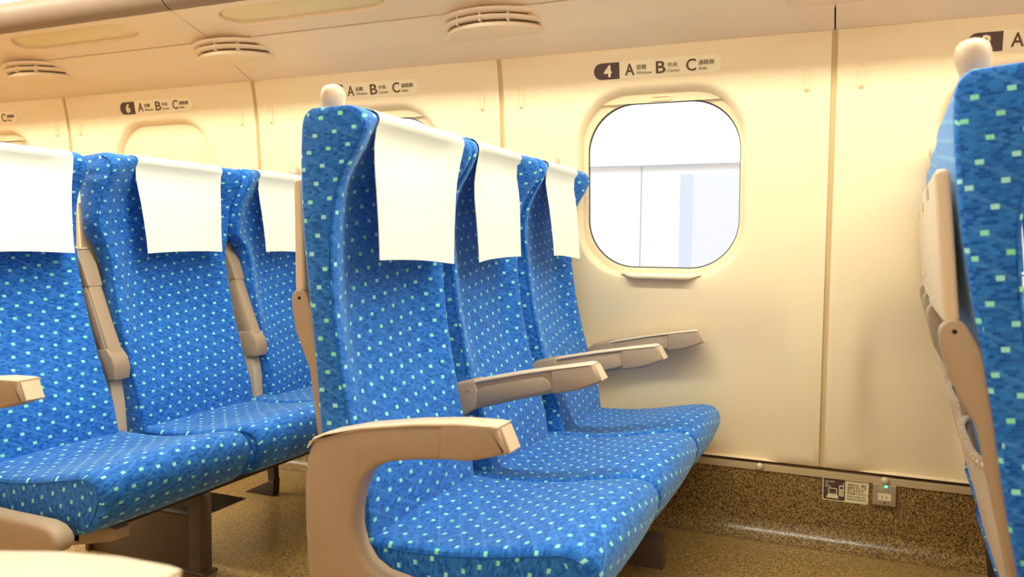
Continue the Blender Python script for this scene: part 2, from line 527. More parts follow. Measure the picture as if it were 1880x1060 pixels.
for x0 in BAYS[1:6]:
    num = ROWNAME[x0]; zc = 1.4455
    bx = x0 + .412       # right edge of the brown box
    s = empty('row_sign', (bx, yw(zc) - .0015, zc), 'oblong seat row sign with the number %s and letters A B C above its window' % num, 'sign', 'seat row signs along the wall')
    s.rotation_euler.x = math.atan((yw(1.48) - yw(1.41)) / .07) * -1
    m = MB(); m.prism(rrect(.116, 0, .199, .0265, .026, 8), -.0004, .0012)
    m.build('sign_plate', M['sign'], s)
    pts = [(0, -.0255), (0, .0255)] + [(-.058 - .0255 * math.sin(PI * k / 12), .0255 * math.cos(PI * k / 12)) for k in range(13)]
    m = MB(); m.prism(pts, -.0009, .0006)
    m.build('number_panel', M['sign_dk'], s)
    put_text('number', num, .05, -.038, -.0185, M['sign'], s, height=.037, bold=.0016, center=True)
    for ch, x, jp, en in (('A', .018, '窓側', 'Window'), ('B', .116, '中央', 'Center'), ('C', .209, '通路側', 'Aisle')):
        put_text('seat_letter', ch, .05, x, -.0175, M['sign_txt'], s, height=.036, width=.030, bold=.0006)
        put_text('seat_caption', jp, .02, x + .0365, -.002, M['sign_txt'], s, height=.0150)
        put_text('seat_caption', en, .02, x + .0365, -.0165, M['sign_txt2'], s, height={'Window': .0095, 'Center': .0095, 'Aisle': .0095}[en])

# round bolt caps on the skirting
for n_, (bx, lab) in enumerate(((-.076, 'small round tan bolt cap on the skirting near the front window seat cushion'), (.275, 'small round tan bolt cap on the skirting right above the power outlet'))):
    m = MB(); m.lathe([(.0005, -.0125), (.006, -.012), (.0095, -.009), (.0105, -.005), (.0105, .002)], (0, 0, 0), 20, axis='y')
    o = tag(m.build('bolt_cap', M['plastic_pad']), lab, 'bolt cap', 'bolt caps'); o.location = (bx, -.004, .2165)

# sticker and power outlet on the kick panel
st = empty('power_notice', (.1695, -.0008, .1715), 'cream and brown notice sticker with laptop and phone symbols beside the outlet', 'sticker')
m = MB(); m.prism(rrect(0, 0, .063, .0345, .006, 5), -.0005, .0008); m.build('sticker_sheet', M['sticker'], st)
m = MB(); m.prism(rrect(-.0305, 0, .0300, .0315, .004, 5), -.0009, 0); m.build('dark_panel', M['sign_dk'], st)
m = MB()
m.prism([(-.0465, .004), (-.0225, .004), (-.0225, -.0145), (-.0465, -.0145)], -.0013, -.0008)
m.prism([(-.0475, -.0155), (-.0215, -.0155), (-.0175, -.0265), (-.0525, -.0265)], -.0013, -.0008)
lp = m.build('laptop_symbol', M['sticker'], st, flat=True)
m = MB(); m.prism([(-.0443, .0018), (-.0247, .0018), (-.0247, -.0122), (-.0443, -.0122)], -.0016, -.0012); m.build('laptop_screen', M['sign_dk'], lp, flat=True)
m = MB()
m.prism(rrect(-.0105, -.002, .0068, .0165, .002, 4), -.0013, -.0008)
m.prism([(-.0062, .012), (-.0040, .012), (-.0040, .0225), (-.0062, .0225)], -.0013, -.0008)
ph = m.build('phone_symbol', M['sticker'], st, flat=True)
m = MB(); m.prism([(-.0152, .0105), (-.0058, .0105), (-.0058, .0035), (-.0152, .0035)], -.0016, -.0012)
for r in range(4):
    for c in range(3):
        x = -.0148 + c * .0035; z = -.0015 - r * .0042
        m.prism([(x, z), (x + .002, z), (x + .002, z - .0022), (x, z - .0022)], -.0016, -.0012)
m.build('phone_screen', M['sign_dk'], ph, flat=True)
for t, z in (('AC100V', .0205), ('2A', .0135), ('60Hz', .0065)):
    put_text('notice_text', t, .008, -.0555, z, M['sticker'], st, height=.0052, d=-.0014)
for t, z in (('停電又は、電圧', .0165), ('変動することが', .008), ('ありますので', -.0005), ('ご注意ください。', -.009)):
    put_text('notice_line', t, .008, .0055, z, M['sign_txt2'], st, height=.0068, d=-.0012, width={'停電又は、電圧': .052, '変動することが': .052, 'ありますので': .045}.get(t, .055))
for t, z in (('Supply voltage may', -.0175), ('shutdown or fluctuate', -.0245)):
    put_text('notice_line', t, .006, .0055, z, M['sign_txt2'], st, height=.0045, d=-.0012, width=.050)
ou = empty('power_outlet', (.2745, 0, .174), 'square brown power outlet plate with a green lamp on the kick panel', 'power outlet')
m = MB(); m.prism(rrect(0, 0, .0315, .0315, .003, 4), -.011, .001, .003); m.build('plate', M['plastic_dk'], ou)
m = MB(); m.prism(rrect(.0005, -.0045, .0175, .0105, .002, 4), -.0118, -.010); so_ = m.build('socket', M['sticker'], ou)
m = MB()
for x in (-.0055, .006): m.box(x - .0009, x + .0009, -.0122, -.0117, -.009, -.001)
m.build('socket_slot', M['sign_txt'], so_, flat=True)
m = MB(); m.lathe([(.0004, -.0116), (.0022, -.0114), (.0024, -.0105)], (.001, 0, -.0225), 12, axis='y'); m.build('screw', M['black'], ou)
m = MB(); m.prism(rrect(.0035, .027, .0035, .0032, .001, 3), -.0125, -.0105); m.build('lamp', M['led'], ou)
put_text('outlet_text', '電源', .006, -.0145, .0195, M['sticker'], ou, height=.0055, d=-.0114)
put_text('outlet_text', 'POWER', .004, -.0145, .0150, M['sticker'], ou, height=.0030, d=-.0114)

# ------------------------------------------------------------------ luggage rack and ceiling
RACK_SEAMS = [-4.06, -1.98, .10, 2.18]
def band(pts, name, mat, seam_gap=.0022, thick=.006):
    m = MB()
    xs = [X_LO] + RACK_SEAMS + [X_HI]
    for a, b in zip(xs, xs[1:]):
        rows = []
        a2 = a + (seam_gap if a != X_LO else 0); b2 = b - (seam_gap if b != X_HI else 0)
        up = [(p[0] + .002, p[1] + thick) for p in pts]
        loop = pts + up[::-1]
        ids = m.grid([[(x, p[0], p[1]) for p in loop] for x in (a2, b2)], closed=True)
        m.face(ids[0]); m.face(ids[1][::-1])
    return struct(m.build(name, mat, autosharp=30))
band([(-.070, 1.506), (-.085, 1.5125), (-.14, 1.534), (-.19, 1.5565), (-.198, 1.561), (-.206, 1.5665), (-.2855, 1.6105)], 'trim_3', M['rack'])
# second band carries the sunk light slots
b2 = MB()
P2a, P2b = (-.2885, 1.6145), (-.474, 1.6688)
def on2(x, t, d=0):
    nx, nz = -(P2b[1] - P2a[1]), (P2b[0] - P2a[0])
    L = math.hypot(nx, nz); nx, nz = nx / L, nz / L       # points down
    return (x, lerp(P2a[0], P2b[0], t) - nx * d * (1 if nz < 0 else -1), lerp(P2a[1], P2b[1], t) - nz * d * (1 if nz < 0 else -1))
SLOT_C = [x + .468 for x in [-4.06, -3.02, -1.98, -.94, .10, 1.14]]   # slot centres
SLOT_HX, SLOT_T0, SLOT_T1 = .325, .32, .88
def slot_outline(cx):
    pts = []
    n = 10
    tc, th = (SLOT_T0 + SLOT_T1) / 2, (SLOT_T1 - SLOT_T0) / 2
    for (sx, a0) in ((1, -90), (-1, 90)):
        for k in range(n + 1):
            a = math.radians(a0 + 180 * k / n)
            pts.append((cx + sx * (SLOT_HX - .09) + .09 * math.cos(a), tc + th * math.sin(a)))
    return pts
edges = sorted(set([X_LO, X_HI] + RACK_SEAMS + [-5.10 + 1.04 * k for k in range(9)]))
edges = [X_LO] + [-4.06 + 1.04 * k for k in range(6)] + [X_HI]
for a, b in zip(edges, edges[1:]):
    cx = next((c for c in SLOT_C if a < c - SLOT_HX and c + SLOT_HX < b), None)
    a2 = a + (.0022 if any(abs(a - s) < .01 for s in RACK_SEAMS) else 0)
    b2_ = b - (.0022 if any(abs(b - s) < .01 for s in RACK_SEAMS) else 0)
    if cx is None:
        b2.grid([[on2(a2, 0), on2(a2, 1)], [on2(b2_, 0), on2(b2_, 1)]]); continue
    so1 = slot_outline(cx)
    rect = []
    for p in so1:
        dx, dt = (p[0] - cx), (p[1] - .62)
        k = 1e9
        if dx > 1e-9: k = min(k, (b2_ - cx) / dx)
        if dx < -1e-9: k = min(k, (a2 - cx) / dx)
        if dt > 1e-9: k = min(k, (1 - .62) / dt)
        if dt < -1e-9: k = min(k, -.62 / dt)
        rect.append([cx + dx * k, .62 + dt * k])
    for c_ in ((a2, 0), (b2_, 0), (a2, 1), (b2_, 1)):
        k = min(range(len(rect)), key=lambda i: ((rect[i][0] - c_[0])) ** 2 + ((rect[i][1] - c_[1]) * .2) ** 2)
        rect[k] = list(c_)
    r0 = [on2(p[0], p[1], .006) for p in rect]
    r1 = [on2(p[0], p[1]) for p in rect]
    r2 = [on2(p[0], p[1]) for p in so1]
    inn = [(cx + (p[0] - cx) * .985, .62 + (p[1] - .62) * .94) for p in so1]
    r3 = [on2(p[0], p[1], .003) for p in inn]
    r4 = [on2(p[0], p[1], .014) for p in inn]
    b2.grid([r0, r1, r2, r3, r4], closed=True)
struct(b2.build('trim_4', M['rack'], autosharp=30))
for cx in SLOT_C:
    if cx > .3: continue
    m = MB()
    pts = [(cx + (p[0] - cx) * .985, .62 + (p[1] - .62) * .94) for p in slot_outline(cx)]
    inner = [(cx + (p[0] - cx) * .9, .62 + (p[1] - .62) * .5) for p in slot_outline(cx)]
    ids = m.grid([[on2(p[0], p[1], .012) for p in pts], [on2(p[0], p[1], .009) for p in inner]], closed=True)
    m.face(ids[-1])
    tag(m.build('reading_light', M['lens']), 'oblong light lens sunk in the rack underside above window %s' % {-4.06: '7', -3.02: '6', -1.98: '5', -.94: '4', .10: '3'}[round(cx - .468, 2)], 'light', 'lights in the rack underside')
nose = [(-.477, 1.6712), (-.495, 1.678), (-.512, 1.690), (-.524, 1.707), (-.530, 1.727), (-.529, 1.747), (-.522, 1.758), (-.510, 1.763), (-.48, 1.762), (-.44, 1.750)]
band(nose, 'trim_5', M['rack_nose'])
# black sheet added behind the joints to darken them and seal light leaks
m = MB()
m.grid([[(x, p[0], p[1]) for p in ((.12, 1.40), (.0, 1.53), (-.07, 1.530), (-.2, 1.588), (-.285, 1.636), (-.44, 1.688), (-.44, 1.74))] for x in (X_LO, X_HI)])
struct(m.build('joint_backing', M['black']))
# rack floor / upper side wall / ceiling vault / far side
m = MB()
m.grid([[(x, p[0], p[1]) for p in ((-.44, 1.750), (-.10, 1.70), (-.12, 1.80), (-.20, 1.95), (-.36, 2.07), (-.60, 2.13), (-1.0, 2.17), (-1.53, 2.185), (-2.06, 2.17), (-2.46, 2.13), (-2.70, 2.07), (-2.86, 1.95), (-2.94, 1.80), (-2.96, 1.70), (-2.62, 1.75))] for x in (X_LO, X_HI)])
struct(m.build('ceiling', M['ceil']))
m = MB()
m.grid([[(x, p[0], p[1]) for p in ((-2.62, 1.750), (-2.55, 1.758), (-2.532, 1.73), (-2.545, 1.69), (-2.585, 1.669), (-2.775, 1.6145), (-2.86, 1.566), (-2.98, 1.512))] for x in (X_LO, X_HI)])
struct(m.build('trim_7', M['rack']))
m = MB()
YR = lambda z: -3.06 - yw(z)
for x0 in BAYS:
    o1 = outline(1, x0); o3 = outline(3, x0); rc = rays(x0, 0)
    m.grid([[(p[0], YR(p[1]), p[1]) for p in rc], [(p[0], YR(p[1]), p[1]) for p in o1], [(p[0], YR(p[1]) - .04, p[1]) for p in o3]], closed=True)
for xa, xb in ((X_LO, BAYS[0]), (BAYS[-1] + PITCH, X_HI)):
    m.grid([[(x, YR(z), z) for z in (Z0, .7, 1.0, 1.2, 1.35, 1.45, Z1)] for x in (xa, xb)])
m.grid([[(x, -3.06, z) for z in (-.02, Z0)] for x in (X_LO, X_HI)])
struct(m.build('wall_right', M['wall']))
for nm, x in (('wall_back', X_LO), ('wall_front', X_HI)):
    m = MB()
    m.box(x - .02, x, -3.1, .08, -.05, 2.25) if x < 0 else m.box(x, x + .02, -3.1, .08, -.05, 2.25)
    struct(m.build(nm, M['wall'], flat=True))

# air vents: stacks of half discs bulging out of the sloping rack panel
for cx in (-4.02, -2.98, -1.94, -.90, .14):
    v = empty('air_vent', (cx, -.20, 1.565), 'half-round louvred air vent under the rack, %s' % {-4.02: 'above the leftmost window', -2.98: 'in the upper left corner beside sign 7', -1.94: 'right of the number 6 sign', -.90: 'between the number 5 and 4 signs', .14: 'between the number 4 and 3 signs'}[cx], 'air vent', 'air vents under the rack')
    for nm, z, rx, ry, th in (('lower_disc', -.011, .166, .125, .018), ('louvre', .012, .178, .140, .014), ('louvre', .032, .188, .150, .014)):
        m = MB()
        def half(r_in, zz):
            pts = []
            for k in range(33):
                a = PI + PI * k / 32
                pts.append(((rx - r_in) * math.cos(a), .012 + (ry - r_in) * math.sin(a), zz))
            pts.append((rx - r_in, .05, zz + .0)); pts.insert(0, (-(rx - r_in), .05, zz))
            return pts
        rows = [half(.030, z - .001), half(.012, z), half(.003, z + .003), half(0, z + th * .45), half(.003, z + th * .8), half(.012, z + th), half(.03, z + th)]
        ids = m.grid(rows); m.face(ids[0]); m.face(ids[-1][::-1])
        m.build(nm, M['rack'], v)
    for k in (-.085, .0, .085):
        yy = .012 - .135 * math.sqrt(max(.05, 1 - (k / .17) ** 2))
        m = MB(); m.box(k - .0015, k + .0015, yy, yy + .03, .004, .048); m.build('spacer', M['rack'], v, flat=True)
    m = MB()
    pts = [(.175 * math.cos(PI + PI * k / 24), .012 + .128 * math.sin(PI + PI * k / 24)) for k in range(25)]
    ids = m.grid([[(p[0] * .93, p[1] * .93, .008) for p in pts], [(p[0] * .93, p[1] * .93, .05) for p in pts]])
    m.build('duct', M['trim_dk'], v)

# ceiling lamps (long half-round diffusers along the aisle)
for y, lab, mt in ((-1.16, 'long ceiling lamp over the aisle on the window side of the three-seat rows', 'lamp'), (-1.92, 'long ceiling lamp over the aisle on the side of the two-seat rows', 'lamp_dim')):
    l = empty('ceiling_light', (-1.4, y, 2.15), lab, 'ceiling light', 'ceiling lamps')
    m = MB(); m.prism(rrect(0, 0, 4.4, .0125, .012, 3), -.085, .085); m.build('lamp_frame', M['ceil'], l)
    m = MB(); m.grid([[(x, -.055 * math.cos(PI * k / 10), -.013 - .055 * math.sin(PI * k / 10)) for k in range(11)] for x in (-4.35, 4.35)])
    m.build('diffuser', M[mt], l)

# ------------------------------------------------------------------ outside the window
m = MB(); m.box(-6.5, 3.5, 1.2, 1.3, -1.0, 1.272); m.box(-6.5, 3.5, 1.185, 1.3, 1.272, 1.281)
M['joint'] = plain('platform_joint', (.34, .38, .46), .6, .3)
pw = tag(m.build('platform_wall', M['platform'], flat=True), 'pale panelled wall outside the window below the bright sky', 'wall')
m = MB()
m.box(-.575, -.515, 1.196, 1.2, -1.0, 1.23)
m.build('panel', M['platform_b'], pw, flat=True)  # tinted strip standing in for a bluish reflection
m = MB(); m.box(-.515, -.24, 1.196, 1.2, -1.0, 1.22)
m.build('panel', M['platform_c'], pw, flat=True)  # paler part of the painted reflection
m = MB()
for x in (-3.4, -2.08, -.7605, .6): m.box(x - .0016, x + .0016, 1.197, 1.2, -1, 1.272)
m.box(-6.5, 3.5, 1.18, 1.186, 1.274, 1.276)
m.build('panel_joint', M['joint'], pw, flat=True)
m = MB(); m.box(-6.5, 3.5, .12, 1.2, -1.1, -1.0); tag(m.build('track_bed', M['ground'], flat=True), 'grey ground strip beside the train outside the window', 'ground')

# ------------------------------------------------------------------ seats
XF = [(.33, -.62), (.43, -.627), (.50, -.645), (.57, -.660), (.64, -.674), (.75, -.690), (.85, -.696), (.93, -.692), (.98, -.682), (1.01, -.671), (1.035, -.657), (1.063, -.636), (1.085, -.624), (1.10, -.621), (1.112, -.624), (1.122, -.631), (1.130, -.643), (1.1345, -.658)]
XB = [(.33, -.70), (.45, -.720), (.55, -.731), (.69, -.740), (.84, -.755), (.94, -.763), (1.04, -.764), (1.10, -.761), (1.118, -.757), (1.128, -.750), (1.1345, -.738)]
ZL = [.33, .38, .43, .48, .53, .58, .63, .68, .73, .78, .83, .88, .92, .955, .985, 1.01, 1.03, 1.05, 1.07, 1.087, 1.10, 1.112, 1.122, 1.130, 1.1345]

def front_x(z): return interp(XF, z)
def recess(z):      # how far the middle sits behind the side wings
    return (.032 + .010 * smooth((z - .92) / .1)) * smooth((z - .42) / .28) * (1 - .75 * smooth((z - 1.085) / .04))

def make_seat(name, label, group, xr, yc, hw, cush, chw, shr, rec, arms, knob=0, cloth=(0., .165), mir=1, clab=None, bdx=0, rz=0, tray=True, raised=False, full=True):
    """one seat of a bank. xr: row offset; yc: seat centre; shr: narrowing of the lower back (aisle side, window side)"""
    ox = xr - .45
    root = empty(name, (ox, yc, 0), label, 'seat', group)
    root.rotation_euler.z = rz
    ca, sa = math.cos(rec), math.sin(rec)
    def back(p):        # local design coords (x, y from centre, z) -> reclined, relative to root
        dx, dz = p[0] + .70, p[2] - .40
        return (-.70 + bdx + dx * ca - dz * sa + .45, p[1] * mir, .40 + dx * sa + dz * ca)
    def base(p): return (p[0] + .45, p[1] * mir, p[2])
    # --- backrest
    m = MB()
    arc = [0]
    for a, b in zip(ZL, ZL[1:]): arc.append(arc[-1] + math.hypot(b - a, front_x(b) - front_x(a)))
    def half_w(z, side):
        return hw - shr[side] * (1 - smooth((z - .85) / .08))
    ys = [-1, -.985, -.95, -.90, -.82, -.7, -.55, -.35, -.12, .12, .35, .55, .7, .82, .90, .95, .985, 1]
    Rr = .008
    fr_rows, bk_rows = [], []
    for t in ys:
        fr, bk = [], []
        edge = 1 - abs(t)
        rnd = 1 - math.sqrt(max(0, 1 - max(0, 1 - edge / .04) ** 2))     # 0 inside .. 1 at the side
        for z in ZL:
            w = half_w(z, 0 if t < 0 else 1)
            mid = smooth((1 - abs(t)) / .48)
            xf = front_x(z) - recess(z) * mid - Rr * rnd
            xf += .010 * mid * math.exp(-((z - .56) / .09) ** 2)      # lumbar swell
            xb = interp(XB, z) + Rr * .8 * rnd
            zz = z - .010 * rnd * smooth((z - 1.0) / .13)
            xf = max(xf, xb + .02)
            fr.append((xf, t * w, zz)); bk.append((xb, t * w, zz))
        fr_rows.append(fr); bk_rows.append(bk)
    off = random.random()
    fu = lambda a, b: (ys[a] * hw + off, arc[b])
    m.grid(fr_rows, fu)
    m.grid(bk_rows, lambda a, b: (ys[a] * hw + .37 + off, arc[b]))
    # top and bottom
    m.grid([[f[-1] for f in fr_rows], [b[-1] for b in bk_rows]], lambda a, b: (ys[b] * hw + off, arc[-1] + .08 * a))
    m.grid([[f[0] for f in fr_rows], [b[0] for b in bk_rows]], lambda a, b: (ys[b] * hw + off, -.08 * a))
    for t in (0, -1):
        m.grid([fr_rows[t], bk_rows[t]], lambda a, b, t=t: ((fr_rows[t][b] if a == 0 else bk_rows[t][b])[0] + off * 2, ZL[b]))
    bo = m.build('backrest', M['fabric'], root, back, autosharp=48)
    # piping along the seams between the side panels and the front
    if full:
        for t in (0, -1):
            pm = MB(); pm.tube([(p[0] + .001, p[1], p[2]) for p in fr_rows[t][2:]], .0013, 6)
            pm2 = pm.build('piping', M['piping'], bo, back)
    # --- white headrest cover: over the top, down the front
    cy, chw_ = cloth
    def head_x(t, z): return front_x(z) - recess(z) * smooth((1 - abs(t)) / .48)
    zc_ = [1.1345, 1.132, 1.128, 1.122, 1.115, 1.107, 1.098]
    m = MB()
    rows = []; n = 14
    for k in range(n + 1):
        t = -1 + 2 * k / n
        tt_ = (cy + t * chw_) / hw
        prof = [(-.742, 1.1335), (-.738, 1.1362), (-.732, 1.1375), (-.722, 1.1382), (-.705, 1.1384), (-.685, 1.1384)]
        prof += [(head_x(tt_, z) + .0035 + (.002 if z < 1.12 else 0), z + (.0035 if z > 1.115 else .0015)) for z in zc_]
        xh = prof[-1][0]
        prof += [(xh - .003 - .010 * (1 - (1 - q) ** 2), 1.098 - .245 * q) for q in (.12, .27, .42, .57, .72, .87, 1.)]
        row = []
        for i, (x, z) in enumerate(prof):
            dn = smooth((1.10 - z) / .24) if i > 8 else 0
            hg = smooth((1.10 - z) / .10) if i > 8 else 0
            wd = chw_ * (1 - .10 * dn)
            flat = (lerp(-.644, -.640, dn) - x) * .9 * hg
            wav = .004 * math.sin(3.1 * t + yc * 9) * dn
            zz = z + (.006 * t * math.sin(yc * 7 + xr) + .004 * (1 - t * t)) * (dn ** 2)
            row.append((x + wav + flat, cy + t * wd + .004 * math.sin(yc * 13) * dn, zz))
        rows.append(row)
    m.grid(rows)
    back_rows = [[(p[0] + (-.0018 if i > 6 else .0012), p[1], p[2] - (.0018 if 2 <= i <= 7 else 0)) for i, p in enumerate(r)] for r in rows]
    m.grid(back_rows)
    rim = [rows[0], back_rows[0]]; m.grid(rim); m.grid([rows[-1], back_rows[-1]])
    m.grid([[r[-1] for r in rows], [r[-1] for r in back_rows]])
    c_root_loc = (ox, yc, 0)
    if clab: co_ = m.build('headrest_cover', M['cloth'], None, back, autosharp=60); co_.location = c_root_loc; co_.rotation_euler.z = rz
    if clab: tag(co_, clab, 'headrest cover', 'white headrest covers')
    # --- cushion
    cl = [(-.70, .366), (-.62, .3665), (-.54, .366), (-.46, .371), (-.38, .382), (-.32, .394), (-.27, .403), (-.24, .406), (-.219, .404), (-.204, .397), (-.194, .384), (-.190, .368), (-.193, .348), (-.203, .322), (-.219, .298), (-.242, .281), (-.275, .271), (-.33, .266), (-.50, .268), (-.70, .28)]
    arc2 = [0]
    for a, b in zip(cl, cl[1:]): arc2.append(arc2[-1] + math.hypot(b[0] - a[0], b[1] - a[1]))
    m = MB()
    ys2 = [-1, -.99, -.96, -.91, -.84, -.7, -.5, -.25, 0, .25, .5, .7, .84, .91, .96, .99, 1]
    rows = []
    ccx, ccz = -.45, .33
    for t in ys2:
        e = 1 - abs(t); rnd = 1 - math.sqrt(max(0, 1 - max(0, 1 - e / .06) ** 2))
        row = []
        for i, (x, z) in enumerate(cl):
            up = 1 if z > .33 else 0
            crown = .012 * (1 - t * t) - .014 * math.exp(-((x + .50) / .12) ** 2) * (1 - (t) ** 2) if i < 9 else .012 * (1 - t * t) * max(0, 1 - (i - 8) / 4)
            fx = -.016 * rnd if x > -.26 else 0
            row.append((x + fx + (.006 * (1 - t * t) if x > -.25 else 0), cush + t * chw, z + crown - .012 * rnd * (1 if i < 12 else -.3)))
        rows.append(row)
    m.grid(rows, lambda a, b: (ys2[a] * chw + off, arc2[b]))
    for t, s_ in ((0, 1), (-1, -1)):
        ids = [m.vert(p) for p in rows[t]]
        # side panel as strips between the top and bottom halves of the loop
        n2 = len(ids) // 2
        for k in range(n2 - 1):
            q = [k, k + 1, len(ids) - 2 - k, len(ids) - 1 - k]
            m.face([ids[i] for i in q], [(cl[i][1] + .11 + off, cl[i][0]) for i in q])
        k = n2 - 1
    cu = m.build('seat_cushion', M['fabric'], root, base, autosharp=35)
    if full:
        for t in (0, -1):
            pm = MB(); pm.tube([rows[t][i] for i in range(0, 15)], .0016, 6); pm.build('piping', M['piping'], cu, base)
    if tray:
        # --- tray table, its arms and the pocket behind
        m = MB(); m.prism(rrect(-.779, .905, .010, .105, .009, 5), -hw + .012, hw - .012, .006); tt = m.build('tray_table', M['plastic_pad'], root, back)
        m = MB(); m.prism([(-.789, .98), (-.7897, .98), (-.7897, 1.0), (-.789, 1.0)], -.03, .03); m.build('table_latch', M['plastic_dk'], tt, back)
        for s_ in (-1, 1):
            m = MB()
            ol = []
            for k in range(9):
                a = math.radians(20 + 160 * k / 8); ol.append((-.777 + .018 * math.cos(a), .789 + .018 * math.sin(a)))
            ol = ol + [(-.794, .770), (-.787, .73), (-.770, .69), (-.757, .66), (-.732, .46), (-.722, .38), (-.690, .38), (-.700, .46), (-.722, .62), (-.731, .70), (-.741, .755), (-.757, .789)]
            y0_, y1_ = (-hw + .008, -hw + .030) if s_ < 0 else (hw - .030, hw - .008)
            y0_, y1_ = (y0_ + shr[0], y1_ + shr[0]) if s_ < 0 else (y0_ - shr[1], y1_ - shr[1])
            m.prism(ol, y0_, y1_, .004)
            ta = m.build('table_arm', M['plastic_dk'], root, back)
            m = MB(); m.lathe([(.0004, 0), (.003, .0003), (.0034, .0015)], (-.776, (y0_ - .0012) if s_ < 0 else (y1_ - .0003), .791), 10, axis='y'); m.build('screw', M['black'], ta, back)
        m = MB()
        for z0_, z1_, d_ in ((.40, .60, 0), ):
            rows = []
            for k in range(11):
                t = -1 + .2 * k; rows.append([(interp(XB, z) - .010 - .014 * (1 - t ** 4) * (.35 + .65 * (z - z0_) / (z1_ - z0_)), t * (hw - .05), z) for z in (z0_, .45, .5, .55, z1_)])
            m.grid(rows)
        pk = m.build('seat_pocket', M['plastic'], root, back)
        m = MB(); m.tube([r[-1] for r in rows], .004, 6)
        for k in range(0, 21):
            t = -1 + .1 * k; x = interp(XB, .6) - .010 - .014 * (1 - t ** 4)
            m.box(x - .005, x + .005, t * (hw - .05) - .0025, t * (hw - .05) + .003, .593, .607)
        m.build('pocket_hem', M['plastic_pad'], pk, back)
    # --- round grab knob on the shoulder
    if knob:
        m = MB()
        pr = [(.0185, -.012), (.0180, .002), (.0185, .008), (.0205, .016), (.0225, .024), (.0232, .031), (.0225, .039), (.0200, .046), (.0155, .0515), (.008, .0545), (.0005, .0555)]
        m.lathe(pr, (-.731, knob, 1.130), 24); m.build('grab_knob', M['plastic'], root, back)
    # --- armrests
    for kind, y0_, w_ in arms:
        make_arm(kind, y0_, w_, root, base, back, raised, bdx * {'mid': .9 if yc > -.6 else .2, 'wall': 1.5, 'aisle': 0}[kind], -.95 < yc + y0_ < -.8)
    return root

